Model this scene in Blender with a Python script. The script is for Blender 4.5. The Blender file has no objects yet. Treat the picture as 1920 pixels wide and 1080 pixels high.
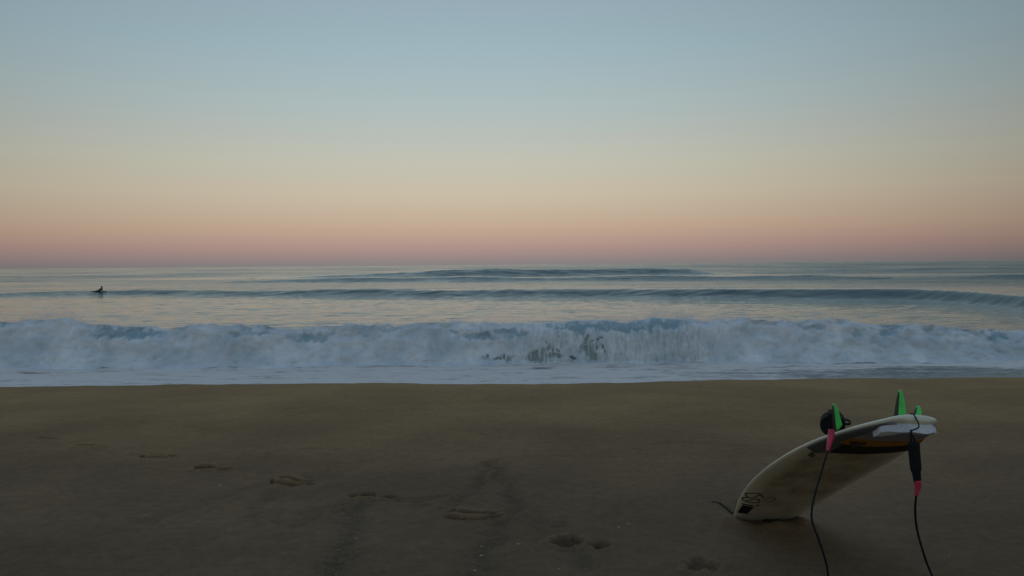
import bpy, bmesh, math
import numpy as np
from mathutils import Matrix, Vector

S = bpy.context.scene
COL = S.collection
R_ = math.radians

# ------------------------------------------------------------------ camera
F = 1598.0                                   # focal length in photo pixels (1920 wide)
EYE = np.array([0.0, 0.0, 3.0])
PITCH, ROLL = math.atan(45 / F), math.atan(16 / 1920)
_f = np.array([0, math.cos(PITCH), -math.sin(PITCH)])
_r = np.array([1.0, 0, 0]); _u = np.cross(_r, _f)
CR = _r * math.cos(ROLL) - _u * math.sin(ROLL)
CU = _u * math.cos(ROLL) + _r * math.sin(ROLL)
cam_data = bpy.data.cameras.new('camera'); cam = bpy.data.objects.new('camera', cam_data)
COL.objects.link(cam)
cam_data.sensor_width = 36.0; cam_data.lens = 36.0 * F / 1920
cam_data.clip_start = 0.05; cam_data.clip_end = 60000
cam.matrix_world = Matrix(((CR[0], CU[0], -_f[0], EYE[0]), (CR[1], CU[1], -_f[1], EYE[1]),
                           (CR[2], CU[2], -_f[2], EYE[2]), (0, 0, 0, 1)))
S.camera = cam

# ------------------------------------------------------------------ sky, sun, exposure
S.render.engine = 'CYCLES'
S.view_settings.view_transform = 'Standard'; S.view_settings.look = 'None'
S.view_settings.exposure = 0.0; S.view_settings.gamma = 1.0
S.view_settings.use_curve_mapping = False

def lin(*c):
    return tuple(((v / 255) / 12.92 if v / 255 <= .04045 else ((v / 255 + .055) / 1.055) ** 2.4) for v in c)

SUN_EL, SUN_AZ = R_(1.0), R_(180)            # the sun is barely at the horizon behind the camera
W = bpy.data.worlds.new('World'); S.world = W; W.use_nodes = True
nt = W.node_tree; nt.nodes.clear()
def N(t, tp, **k):
    n = t.nodes.new(tp)
    for a, b in k.items(): setattr(n, a, b)
    return n
tc = N(nt, 'ShaderNodeTexCoord'); sep = N(nt, 'ShaderNodeSeparateXYZ')
nt.links.new(tc.outputs['Generated'], sep.inputs[0])
def M(t, op, a, b=None, clamp=False):
    n = N(t, 'ShaderNodeMath', operation=op, use_clamp=clamp)
    for i, v in enumerate((a, b)):
        if v is None: continue
        if isinstance(v, (int, float)): n.inputs[i].default_value = v
        else: t.links.new(v, n.inputs[i])
    return n.outputs[0]
el = M(nt, 'MULTIPLY', M(nt, 'ARCSINE', sep.outputs[2]), 180 / math.pi)     # elevation in degrees
pos = M(nt, 'DIVIDE', M(nt, 'ADD', el, 2.0), 92.0, True)
pos = M(nt, 'POWER', pos, 0.5)
ramp = N(nt, 'ShaderNodeValToRGB'); nt.links.new(pos, ramp.inputs[0])
SKY = [(-2, (120, 121, 124)), (0.05, (134, 128, 129)), (0.4, (149, 133, 131)), (1.2, (174, 146, 137)), (2.45, (193, 167, 145)),
       (4.6, (199, 187, 165)), (6.8, (193, 192, 177)), (10.3, (174, 188, 188)), (13.8, (158, 181, 189)),
       (17.2, (149, 170, 181)), (30, (138, 160, 177)), (55, (131, 156, 183)), (90, (124, 151, 184))]
cr = ramp.color_ramp
while len(cr.elements) < len(SKY): cr.elements.new(0.5)
for e, (d, c) in zip(cr.elements, SKY):
    e.position = math.sqrt((d + 2) / 92); e.color = (*lin(*c), 1)
cr.interpolation = 'B_SPLINE' if False else 'LINEAR'
# the sky is dimmed towards the land, in place of unseen dunes
back = N(nt, 'ShaderNodeMapRange', interpolation_type='SMOOTHSTEP'); nt.links.new(sep.outputs[1], back.inputs[0])
back.inputs[1].default_value = -0.5; back.inputs[2].default_value = 0.35; back.inputs[3].default_value = 0.92; back.inputs[4].default_value = 1.0
# slightly dimmer away from the antisolar point
side = M(nt, 'MAXIMUM', M(nt, 'SUBTRACT', 1.015, M(nt, 'MULTIPLY', M(nt, 'POWER', M(nt, 'ABSOLUTE', M(nt, 'ADD', sep.outputs[0], 0.064)), 2.0), 1.16)), 0.58)
mul = N(nt, 'ShaderNodeVectorMath', operation='SCALE'); nt.links.new(ramp.outputs[0], mul.inputs[0])
nt.links.new(M(nt, 'MULTIPLY', back.outputs[0], side), mul.inputs[3])
bg = N(nt, 'ShaderNodeBackground'); nt.links.new(mul.outputs[0], bg.inputs[0]); bg.inputs[1].default_value = 1.0
nish = N(nt, 'ShaderNodeTexSky', sky_type='NISHITA'); nish.sun_disc = False
nish.sun_elevation = SUN_EL; nish.sun_rotation = SUN_AZ
bg2 = N(nt, 'ShaderNodeBackground'); nt.links.new(nish.outputs[0], bg2.inputs[0]); bg2.inputs[1].default_value = 0.0006
addsh = N(nt, 'ShaderNodeAddShader'); nt.links.new(bg.outputs[0], addsh.inputs[0]); nt.links.new(bg2.outputs[0], addsh.inputs[1])
wo = N(nt, 'ShaderNodeOutputWorld'); nt.links.new(addsh.outputs[0], wo.inputs[0])

sl = bpy.data.lights.new('sun', 'SUN'); so = bpy.data.objects.new('sun', sl); COL.objects.link(so)
sl.energy = 0.02; sl.angle = R_(20); sl.color = (1, .85, .7)
so.rotation_euler = (R_(88), 0, 0)

# ------------------------------------------------------------------ helpers
def project(P):
    d = np.asarray(P, float) - EYE; z = d @ _f
    return np.stack([960 + F * (d @ CR) / z, 540 - F * (d @ CU) / z], -1)
def ray(px, py):
    d = _f + CR * (px - 960) / F + CU * (540 - py) / F
    return d
def at(px, py, y):                           # the point at distance y that the photo shows at a pixel
    d = ray(px, py); return EYE + d * (y / d[1])

rs = np.random.default_rng(7)
_perm = rs.permutation(512); _perm = np.concatenate([_perm, _perm, _perm])
_grad = np.stack([np.cos(np.arange(512) * 2.399), np.sin(np.arange(512) * 2.399)], 1)
def perlin(x, y):
    xi = np.floor(x).astype(int); yi = np.floor(y).astype(int); xf = x - xi; yf = y - yi
    u = xf**3 * (xf * (xf * 6 - 15) + 10); v = yf**3 * (yf * (yf * 6 - 15) + 10)
    def g(a, b):
        h = _perm[_perm[(xi + a) & 511] + ((yi + b) & 511)] & 511
        return _grad[h, 0] * (xf - a) + _grad[h, 1] * (yf - b)
    return ((g(0, 0) * (1 - u) + g(1, 0) * u) * (1 - v) + (g(0, 1) * (1 - u) + g(1, 1) * u) * v) * 1.5
def fbm(x, y, o=4, gain=.5):
    s = 0; a = 1; f = 1
    for i in range(o):
        s = s + a * perlin(x * f + 17.3 * i, y * f + 5.1 * i); a *= gain; f *= 2.03
    return s
def billow(x, y, o=4, gain=.55):
    s = 0; a = 1; f = 1
    for i in range(o):
        s = s + a * np.abs(perlin(x * f + 7.3 * i, y * f + 31.7 * i)); a *= gain; f *= 2.07
    return s
def sstep(a, b, x):
    t = np.clip((x - a) / (b - a), 0, 1); return t * t * (3 - 2 * t)

def new_obj(name, me, parent=None):
    o = bpy.data.objects.new(name, me); COL.objects.link(o)
    if parent: o.parent = parent
    return o
def mesh_np(name, V, Fc, mat=None, parent=None, smooth=True, attrs=None):
    V = np.asarray(V, np.float32); Fc = np.asarray(Fc, np.int32)
    me = bpy.data.meshes.new(name); n = Fc.shape[1]
    me.vertices.add(len(V)); me.vertices.foreach_set('co', V.ravel())
    me.loops.add(Fc.size); me.loops.foreach_set('vertex_index', Fc.ravel())
    me.polygons.add(len(Fc)); me.polygons.foreach_set('loop_start', np.arange(len(Fc), dtype=np.int32) * n)
    me.polygons.foreach_set('loop_total', np.full(len(Fc), n, np.int32))
    me.polygons.foreach_set('use_smooth', np.full(len(Fc), smooth))
    me.update(calc_edges=True)
    for k, a in (attrs or {}).items():
        at_ = me.attributes.new(k, 'FLOAT', 'POINT'); at_.data.foreach_set('value', np.asarray(a, np.float32).ravel())
    if mat: me.materials.append(mat)
    return new_obj(name, me, parent)
def grid_faces(r, c):
    i = np.arange(r * c).reshape(r, c)
    return np.stack([i[:-1, :-1], i[:-1, 1:], i[1:, 1:], i[1:, :-1]], -1).reshape(-1, 4)
def tag(o, label=None, cat=None, group=None, kind=None):
    for k, v in (('label', label), ('category', cat), ('group', group), ('kind', kind)):
        if v: o[k] = v
    return o
def empty(name, loc=(0, 0, 0)):
    o = bpy.data.objects.new(name, None); COL.objects.link(o); o.location = loc; return o
def catmull(P, n=10):
    P = np.asarray(P, float); P = np.vstack([2 * P[0] - P[1], P, 2 * P[-1] - P[-2]])
    out = []
    for i in range(1, len(P) - 2):
        t = np.linspace(0, 1, n, endpoint=False)[:, None]
        a, b, c, d = P[i - 1:i + 3]
        out.append(.5 * (2 * b + (c - a) * t + (2 * a - 5 * b + 4 * c - d) * t**2 + (3 * b - a - 3 * c + d) * t**3))
    return np.vstack(out + [P[-2][None]])
def sweep(P, rad, k=10, flat=None, up=(0, 0, 1)):
    """closed tube along P; rad scalar or array; flat=(a,b) makes an elliptic section"""
    P = np.asarray(P, float); n = len(P); rad = np.broadcast_to(rad, (n,)).astype(float)
    T = np.gradient(P, axis=0); T /= np.linalg.norm(T, axis=1)[:, None]
    A = np.zeros_like(P); ref = np.array(up, float)
    a = np.cross(T[0], ref)
    if np.linalg.norm(a) < 1e-3: a = np.cross(T[0], [1, 0, 0])
    for i in range(n):
        a = a - T[i] * (a @ T[i]); a /= np.linalg.norm(a); A[i] = a
    B = np.cross(T, A); th = np.linspace(0, 2 * np.pi, k, endpoint=False)
    fa, fb = flat or (1, 1)
    V = P[:, None] + rad[:, None, None] * (fa * np.cos(th)[None, :, None] * A[:, None] + fb * np.sin(th)[None, :, None] * B[:, None])
    V = V.reshape(-1, 3); i = np.arange(n * k).reshape(n, k)
    Fc = np.stack([i[:-1], np.roll(i, -1, 1)[:-1], np.roll(i, -1, 1)[1:], i[1:]], -1).reshape(-1, 4)
    c0, c1 = len(V), len(V) + 1; V = np.vstack([V, P[0], P[-1]])
    caps = [(c0, i[0, (j + 1) % k], i[0, j], i[0, j]) for j in range(k)] + [(c1, i[-1, j], i[-1, (j + 1) % k], i[-1, (j + 1) % k]) for j in range(k)]
    return V, Fc, np.array(caps)[:, :3]
def tube(name, P, rad, mat, parent=None, k=10, flat=None, up=(0, 0, 1)):
    V, Fc, caps = sweep(P, rad, k, flat, up)
    me = bpy.data.meshes.new(name); me.from_pydata([tuple(v) for v in V], [], [tuple(f) for f in Fc] + [tuple(f) for f in caps]); me.update()
    for p in me.polygons: p.use_smooth = True
    if mat: me.materials.append(mat)
    return new_obj(name, me, parent)

# ------------------------------------------------------------------ materials
def mat(name, col, rough=.6, spec=.5, noise=None, bump=None, ior=1.45):
    m = bpy.data.materials.new(name); m.use_nodes = True; t = m.node_tree; b = t.nodes['Principled BSDF']
    b.inputs['Base Color'].default_value = (*col, 1); b.inputs['Roughness'].default_value = rough
    b.inputs['Specular IOR Level'].default_value = spec; b.inputs['IOR'].default_value = ior
    co = N(t, 'ShaderNodeTexCoord')
    if noise:
        sc, amt = noise
        n = N(t, 'ShaderNodeTexNoise'); n.inputs['Scale'].default_value = sc; n.inputs['Detail'].default_value = 5
        t.links.new(co.outputs['Object'], n.inputs['Vector'])
        r = N(t, 'ShaderNodeValToRGB'); t.links.new(n.outputs['Fac'], r.inputs[0])
        r.color_ramp.elements[0].position = .3; r.color_ramp.elements[1].position = .7
        r.color_ramp.elements[0].color = (*[c * (1 - amt) for c in col], 1); r.color_ramp.elements[1].color = (*[min(1, c * (1 + amt)) for c in col], 1)
        t.links.new(r.outputs[0], b.inputs['Base Color'])
    if bump:
        sc, st = bump
        n = N(t, 'ShaderNodeTexNoise'); n.inputs['Scale'].default_value = sc; n.inputs['Detail'].default_value = 4
        t.links.new(co.outputs['Object'], n.inputs['Vector'])
        bp = N(t, 'ShaderNodeBump'); bp.inputs['Strength'].default_value = st; bp.inputs['Distance'].default_value = .01
        t.links.new(n.outputs['Fac'], bp.inputs['Height']); t.links.new(bp.outputs[0], b.inputs['Normal'])
    return m
def attr(t, name):
    n = N(t, 'ShaderNodeAttribute'); n.attribute_name = name; return n.outputs['Fac']
def noise(t, vec, scale, detail=5, rough=.55, mapscale=None):
    n = N(t, 'ShaderNodeTexNoise'); n.inputs['Scale'].default_value = scale; n.inputs['Detail'].default_value = detail; n.inputs['Roughness'].default_value = rough
    if mapscale:
        mp = N(t, 'ShaderNodeMapping'); mp.inputs['Scale'].default_value = mapscale; t.links.new(vec, mp.inputs[0]); vec = mp.outputs[0]
    t.links.new(vec, n.inputs['Vector']); return n.outputs['Fac']
def mix(t, f, a, b):
    n = N(t, 'ShaderNodeMix', data_type='RGBA')
    if isinstance(f, (int, float)): n.inputs[0].default_value = f
    else: t.links.new(f, n.inputs[0])
    for i, v in ((6, a), (7, b)):
        if isinstance(v, tuple): n.inputs[i].default_value = (*v, 1)
        else: t.links.new(v, n.inputs[i])
    return n.outputs[2]
def rng(t, v, a, b, c=0, d=1, smooth=True):
    n = N(t, 'ShaderNodeMapRange'); n.interpolation_type = 'SMOOTHSTEP' if smooth else 'LINEAR'
    t.links.new(v, n.inputs[0])
    for i, q in enumerate((a, b, c, d)): n.inputs[i + 1].default_value = q
    return n.outputs[0]
def bump(t, b, h, strength, dist):
    bp = N(t, 'ShaderNodeBump'); bp.inputs['Strength'].default_value = strength; bp.inputs['Distance'].default_value = dist
    t.links.new(h, bp.inputs['Height']); t.links.new(bp.outputs[0], b.inputs['Normal'])

# sand
m_sand = bpy.data.materials.new('damp_sand'); m_sand.use_nodes = True; t = m_sand.node_tree; b = t.nodes['Principled BSDF']
co = N(t, 'ShaderNodeTexCoord').outputs['Object']
patch = noise(t, co, .55, 5, .6)
grain = noise(t, co, 230, 3, .7)
c1 = mix(t, rng(t, patch, .35, .68), (.150, .098, .056), (.186, .123, .070))
c2 = mix(t, rng(t, grain, .25, .75), (.62, .62, .62), (1.3, 1.29, 1.27))
mm = N(t, 'ShaderNodeMix', data_type='RGBA', blend_type='MULTIPLY'); mm.inputs[0].default_value = 1
t.links.new(c1, mm.inputs[6]); t.links.new(c2, mm.inputs[7])
mott = N(t, 'ShaderNodeMix', data_type='RGBA', blend_type='MULTIPLY'); mott.inputs[0].default_value = 1
t.links.new(mm.outputs[2], mott.inputs[6]); t.links.new(mix(t, rng(t, noise(t, co, 16, 6, .7), .3, .7), (.86, .86, .87), (1.12, 1.12, 1.11)), mott.inputs[7]); mm = mott
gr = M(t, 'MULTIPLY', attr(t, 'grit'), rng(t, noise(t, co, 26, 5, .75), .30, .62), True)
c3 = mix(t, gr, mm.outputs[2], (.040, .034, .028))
spk = N(t, 'ShaderNodeTexVoronoi'); spk.inputs['Scale'].default_value = 34; t.links.new(co, spk.inputs['Vector'])
sd = M(t, 'MULTIPLY', rng(t, spk.outputs['Distance'], .0, .11, 1, 0), rng(t, noise(t, co, 2.2, 3), .58, .7))
sand_xyz = N(t, 'ShaderNodeSeparateXYZ'); t.links.new(co, sand_xyz.inputs[0])
dv = rng(t, M(t, 'ADD', sand_xyz.outputs[1], M(t, 'MULTIPLY', patch, 3.0)), 4.5, 13.0)     # lighter, yellower sand towards the berm
dm = N(t, 'ShaderNodeMix', data_type='RGBA', blend_type='MULTIPLY'); dm.inputs[0].default_value = 1
t.links.new(c3, dm.inputs[6]); t.links.new(mix(t, dv, (1, 1, 1), (1.98, 1.87, 1.52)), dm.inputs[7])
dsh = attr(t, 'dent_shade'); wm = N(t, 'ShaderNodeMix', data_type='RGBA', blend_type='MULTIPLY'); wm.inputs[0].default_value = 1
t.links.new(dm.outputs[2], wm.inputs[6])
t.links.new(mix(t, rng(t, dsh, 0, 1, 0, 1, False), mix(t, rng(t, dsh, -1, 0, 1, 0, False), (1, 1, 1), (1.32, 1.30, 1.26)), (.52, .48, .45)), wm.inputs[7])  # shade in the dents and light on their rims, painted into the colour
c4 = mix(t, sd, wm.outputs[2], (.03, .026, .022))
t.links.new(c4, b.inputs['Base Color']); b.inputs['Roughness'].default_value = .9; b.inputs['Specular IOR Level'].default_value = .12
hh = M(t, 'ADD', M(t, 'MULTIPLY', noise(t, co, 9, 6, .62), 1.0), M(t, 'MULTIPLY', grain, .16))
bump(t, b, hh, .75, .02)

# open water
def water_mat(name, base, chop, rough=.06):
    m = bpy.data.materials.new(name); m.use_nodes = True; t = m.node_tree; b = t.nodes['Principled BSDF']
    co = N(t, 'ShaderNodeTexCoord').outputs['Object']
    b.inputs['Base Color'].default_value = (*base, 1); b.inputs['Roughness'].default_value = rough; b.inputs['IOR'].default_value = 1.33
    h1 = noise(t, co, 1.0, 4, .5, (.35, 1.1, 1)); h2 = noise(t, co, 1.0, 4, .55, (1.6, 4.5, 1))
    h = M(t, 'ADD', M(t, 'MULTIPLY', h1, 1.0), M(t, 'MULTIPLY', h2, .22))
    bp = N(t, 'ShaderNodeBump'); bp.inputs['Distance'].default_value = .22
    t.links.new(M(t, 'ADD', chop, M(t, 'MULTIPLY', attr(t, 'wind'), .6)), bp.inputs['Strength']); t.links.new(M(t, 'ADD', rough, M(t, 'MULTIPLY', attr(t, 'wind'), .20), True), b.inputs['Roughness']); t.links.new(h, bp.inputs['Height']); t.links.new(bp.outputs[0], b.inputs['Normal'])
    return m
m_sea = water_mat('sea_water', (.036, .090, .086), .5)

# white water: foam over teal water
m_foam = bpy.data.materials.new('white_water'); m_foam.use_nodes = True; t = m_foam.node_tree; b = t.nodes['Principled BSDF']
co = N(t, 'ShaderNodeTexCoord').outputs['Object']
fo = attr(t, 'foam')
lipf = N(t, 'ShaderNodeMix', data_type='FLOAT'); t.links.new(attr(t, 'lip'), lipf.inputs[0])
t.links.new(noise(t, co, 2.6, 7, .62, (1, 1, 1.25)), lipf.inputs[2]); t.links.new(noise(t, co, 5.5, 6, .68, (1.5, 1, .5)), lipf.inputs[3])
n1 = lipf.outputs[0]; n2 = noise(t, co, 1.1, 4, .55)
n3 = noise(t, co, .8, 5, .6, (1, 1, 1.6)); n4 = noise(t, co, 2.2, 5, .65, (2.4, 1, .6))
thr = M(t, 'ADD', fo, M(t, 'MULTIPLY', M(t, 'SUBTRACT', n1, .5), 1.3))
fm = rng(t, thr, .12, .95)
water = mix(t, attr(t, 'silt'), (.29, .41, .45), (.30, .35, .335))
foamc = mix(t, rng(t, n2, .32, .68), (.72, .735, .75), (.90, .89, .88))
foamc = mix(t, rng(t, n1, .30, .62), mix(t, .30, foamc, (.50, .57, .61)), foamc)
cloud = M(t, 'MULTIPLY', rng(t, n3, .32, .62, .68, 1.0), rng(t, n4, .28, .62, .82, 1.0))
fm = M(t, 'MULTIPLY', fm, cloud)
t.links.new(mix(t, fm, water, foamc), b.inputs['Base Color'])
rr = rng(t, fm, 0, 1, .22, .95, False); t.links.new(rr, b.inputs['Roughness']); b.inputs['IOR'].default_value = 1.33
t.links.new(rng(t, fm, 0, 1, .5, .1, False), b.inputs['Specular IOR Level'])
bump(t, b, M(t, 'ADD', n1, M(t, 'MULTIPLY', noise(t, co, 22, 4, .7), .35)), .35, .04)

# swash: lacy foam on thin water
m_swash = bpy.data.materials.new('swash_water'); m_swash.use_nodes = True; t = m_swash.node_tree; b = t.nodes['Principled BSDF']
co = N(t, 'ShaderNodeTexCoord').outputs['Object']; fo = attr(t, 'foam')
n1 = noise(t, co, 1, 6, .66, (.55, 2.6, 1)); n2 = noise(t, co, 1, 5, .6, (3, 9, 1))
thr = M(t, 'ADD', fo, M(t, 'MULTIPLY', M(t, 'SUBTRACT', M(t, 'ADD', M(t, 'MULTIPLY', n1, .65), M(t, 'MULTIPLY', n2, .35)), .5), 2.3))
fm = rng(t, thr, .25, .75)
t.links.new(mix(t, fm, (.12, .12, .105), (.80, .735, .68)), b.inputs['Base Color'])
t.links.new(rng(t, fm, 0, 1, .12, .8, False), b.inputs['Roughness']); b.inputs['IOR'].default_value = 1.33
t.links.new(rng(t, fm, 0, 1, .5, .15, False), b.inputs['Specular IOR Level'])
bump(t, b, M(t, 'ADD', n1, M(t, 'MULTIPLY', n2, .4)), .35, .04)

m_spray = mat('spray_drops', (.70, .74, .77), .6, .3)
m_shellbit = mat('shell', (.42, .37, .30), .5, .4, (60, .15))
m_grit = mat('dark_grit', (.05, .047, .042), .8, .3)
m_twig = mat('twig_bark', (.035, .028, .022), .8, .3, (40, .4), (60, .6))
m_crack_shadow = mat('crack_shadow', (.018, .017, .012), .55, .4, (50, .4))  # near-black that paints the shadow in the crack under the nose
m_padgrey = mat('pad_grey_foam', (.12, .125, .135), .75, .3, (30, .15), (420, .6))
m_padlight = mat('pad_light_grey_foam', (.27, .27, .31), .8, .3, (30, .12), (420, .5))
m_padblack = mat('pad_black_foam', (.013, .013, .014), .75, .3, None, (420, .6))
m_padorange = mat('pad_orange_foam', (.37, .165, .02), .75, .3, (25, .2), (420, .5))
m_kick = mat('cut_white_foam', (.66, .665, .70), .85, .2, (40, .08), (160, .4))
m_ink = mat('black_print', (.012, .012, .012), .4, .4)
m_inkgrey = mat('faded_print', (.10, .09, .07), .5, .4)
m_green = mat('green_fin_plastic', (.075, .78, .13), .35, .5, (20, .15))
m_finblack = mat('black_fin_base', (.012, .013, .014), .35, .5)
m_neo = mat('black_neoprene', (.009, .009, .010), .8, .3, None, (300, .4))
m_cord = mat('black_urethane_cord', (.006, .006, .007), .6, .2)
m_red = mat('red_swivel_plastic', (.55, .035, .075), .4, .5, (30, .15))
m_wet = mat('black_wetsuit', (.014, .016, .018), .6, .4)
m_skin = mat('skin', (.35, .20, .14), .55, .4)
m_hair = mat('dark_hair', (.02, .014, .01), .6, .3)
m_white = mat('white_resin', (.55, .54, .48), .3, .5)

# ------------------------------------------------------------------ sand
_py = np.array([-400, -60, -20, -6, 0, 3, 5, 7, 9, 11, 12.1, 12.8, 13.6, 15, 17, 19, 21, 24, 30, 45], float)
_pz = np.array([6.0, 3.6, 2.2, 1.80, 1.66, 1.615, 1.575, 1.53, 1.47, 1.395, 1.335, 1.255, 1.11, .80, .46, .22, .02, -.22, -.7, -1.6])
_dy = np.arange(-400, 45, .05); _dz = np.interp(_dy, _py, _pz); _k = np.hanning(25); _k /= _k.sum()
_dz = np.convolve(np.pad(_dz, 12, mode='edge'), _k, 'valid')
def sand_base(x, y):
    s = .34 * np.sin(x * .21 + .6) + .22 * np.sin(x * .53 + 2)
    ys = y + s * sstep(6, 12, y) * (1 - sstep(18, 24, y))
    return np.interp(ys, _dy, _dz) - .115 * sstep(-1.5, -7.5, x) * sstep(6, 11, y) * (1 - sstep(17, 21, y))
def ground_pt(px, py):
    d = ray(px, py); y = np.linspace(2, 14, 6000); P = EYE + d[None] * (y / d[1])[:, None]
    i = np.argmax(P[:, 2] < sand_base(P[:, 0], P[:, 1])); return P[i]
def seg_dist(x, y, pts):
    dmin = np.full(x.shape, 1e9)
    for a, c in zip(pts[:-1], pts[1:]):
        ab = c - a; tt = np.clip(((x - a[0]) * ab[0] + (y - a[1]) * ab[1]) / (ab @ ab), 0, 1)
        dmin = np.minimum(dmin, np.hypot(x - a[0] - tt * ab[0], y - a[1] - tt * ab[1]))
    return dmin
PRINTS = [(86, 820, 'f'), (171, 833, 'b'), (295, 851, 's'), (398, 876, 'b'), (545, 898, 's'), (700, 929, 'b'), (880, 967, 's'), (1088, 1019, 'b'), (1346, 1067, 'd')]
STREAKS = [  # pixel polylines, half-width m, strength, depth
    ([(668, 945), (655, 1000), (640, 1045), (622, 1085)], .075, 1.0, .010),
    ([(922, 865), (890, 920), (850, 945), (835, 955)], .035, .55, .010),
    ([(925, 868), (955, 915), (970, 955), (960, 975)], .045, .6, .012),
    ([(985, 970), (1030, 985), (1065, 988)], .035, .55, .008),
    ([(945, 985), (938, 1015), (908, 1040), (893, 1085)], .06, .75, .010),
    ([(1052, 1022), (1085, 1045), (1100, 1062)], .05, .8, .008),
    ([(745, 935), (790, 938), (840, 930)], .04, .4, .008),
    ([(265, 985), (350, 955), (430, 925), (520, 900)], .05, .3, .008),
    ([(470, 975), (485, 945), (540, 905), (610, 880)], .05, .35, .010),
    ([(575, 975), (640, 940), (668, 930)], .035, .45, .008),
    ([(1235, 832), (1290, 828), (1340, 830), (1400, 838)], .05, .4, .004),
    ([(1395, 845), (1450, 852)], .05, .25, .004),
    ([(500, 850), (590, 838), (640, 845)], .05, .2, .006),
    ([(130, 1075), (260, 1040), (390, 1010)], .10, .2, .006),
    ([(500, 965), (545, 985), (580, 965)], .06, .3, .01),
]
NOSE_G = np.array([1.355, 4.66])
def sand_h(x, y, full=False):
    z = sand_base(x, y); grit = np.zeros_like(x); dent_shade = np.zeros_like(x)
    near = 1 - sstep(14, 22, y)
    z = z + near * (.022 * fbm(x * .35, y * .35, 3) + .009 * fbm(x * 1.3 + 9, y * 1.3, 3) + .0035 * fbm(x * 6, y * 6, 3))
    for pl, hw, st, dp in STREAKS:
        pts = [ground_pt(*p)[:2] for p in pl]; A = np.array(pts); lo, hi = A.min(0) - .6, A.max(0) + .6
        w = (x > lo[0]) & (x < hi[0]) & (y > lo[1]) & (y < hi[1])
        if not w.any(): continue
        xx, yy = x[w], y[w]
        dd = seg_dist(xx + .05 * perlin(xx * 5, yy * 5), yy + .05 * perlin(xx * 5 + 40, yy * 5), pts)
        m = np.exp(-(dd / hw) ** 2)
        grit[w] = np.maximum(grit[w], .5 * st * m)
        z[w] += -dp * m * (1 + .8 * perlin(xx * 14, yy * 14)) + dp * .9 * np.exp(-((dd - hw * 1.9) / (hw * .7)) ** 2)
    for px, py, kind in PRINTS:
        kd = 1.25 if py < 950 else .55
        c = ground_pt(px, py)[:2]
        w = (np.abs(x - c[0]) < .4) & (np.abs(y - c[1]) < .4)
        if not w.any(): continue
        dirv = np.array([.93, -.36]); nrm = np.array([.36, .93])
        dx, dy = x[w] - c[0], y[w] - c[1]
        wob = (.014 if py < 1000 else .030) * fbm(dx * 20 + px, dy * 20, 3, .6); a = dx * dirv[0] + dy * dirv[1] + wob; q = dx * nrm[0] + dy * nrm[1] + (.014 if py < 1000 else .030) * fbm(dx * 20, dy * 20 + py, 3, .6)
        dz = np.zeros_like(a)
        def ell(ca, cq, ra, rq): return np.sqrt(((a - ca) / ra) ** 2 + ((q - cq) / rq) ** 2)
        if kind in 'bd':
            e1 = ell(-.075, 0, .078, .085); e2 = ell(.105, -.005, .052, .062); e3 = ell(.01, 0, .11, .045)
            dz -= kd * .050 * (1 - sstep(.6, 1.0, e1)) + kd * .042 * (1 - sstep(.6, 1.0, e2)) * (kind == 'b') + .010 * (1 - sstep(.4, 1.3, e3))
            dz += .013 * np.exp(-((e1 - 1.22) / .2) ** 2) + .011 * np.exp(-((e2 - 1.25) / .22) ** 2) * (kind == 'b')
            dz += .006 * fbm(dx * 45, dy * 45, 2) * np.exp(-(np.minimum(e1, e2) / 1.4) ** 4)
            if kind == 'd': dz *= .7
        elif kind == 's':
            # a crusty slab print: the far wall is undercut, the near edge has cracked off
            along = 1 - sstep(.11, .145, np.abs(a))
            far = along * sstep(-.005, .035, q) * (1 - sstep(.052, .062, q))
            dz -= .075 * far
            crack_q = -.075 + .25 * a * a / .14 + .01 * np.sin(a * 30)
            dz -= kd * .050 * along * np.exp(-((q - crack_q) / .018) ** 2)
            dz += .014 * along * np.exp(-((q + .022) / .035) ** 2) + .008 * np.exp(-((q - .09) / .03) ** 2) * along
            e2 = ell(.165, -.02, .035, .03); dz -= .022 * (1 - sstep(.5, 1.05, e2))
        else:
            along = 1 - sstep(.1, .15, np.abs(a)); dz -= .016 * along * np.exp(-((q - .02) / .035) ** 2)
        z[w] += dz
        dent_shade[w] = (1 if py < 1000 else .7) * np.clip(-dz * 34, 0, 1) - np.clip(dz * 75, 0, 1)  # depth sets the painted shade of the print and its lightened rim
    # sand pushed up and cracked where the board's nose is dug in
    dx, dy = x - NOSE_G[0], y - NOSE_G[1]; rr = np.hypot(dx, dy * 1.1)
    z = z + .030 * np.exp(-((rr - .25) / .08) ** 2) * (1 + .6 * perlin(x * 9, y * 9))
    if full: return z, grit, dent_shade
    return z, grit
def axis(segs):
    out = [np.arange(a, c, s) for a, c, s in segs]; return np.concatenate(out + [[segs[-1][1]]])
xs = axis([(-300, -60, 20), (-60, -14, 1.5), (-14, -4.8, .08), (-4.8, 4.8, .0115), (4.8, 14, .08), (14, 60, 1.5), (60, 300, 20)])
ys = axis([(-380, -60, 20), (-60, -6, 2), (-6, 2.4, .1), (2.4, 7.4, .0115), (7.4, 8.0, .02), (8, 14, .04), (14, 26, .15), (26, 44, 1.0)])
X, Y = np.meshgrid(xs, ys); Z, G, DSH = sand_h(X, Y, True)
sand = mesh_np('beach_sand', np.stack([X, Y, Z], -1).reshape(-1, 3), grid_faces(*X.shape), m_sand, attrs={'grit': G, 'dent_shade': DSH})
tag(sand, 'dark damp sandy beach with footprints sloping to the water', 'sand', kind='structure')
def sand_z(x, y):
    z, _ = sand_h(np.array([x], float), np.array([y], float)); return float(z[0])

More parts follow.
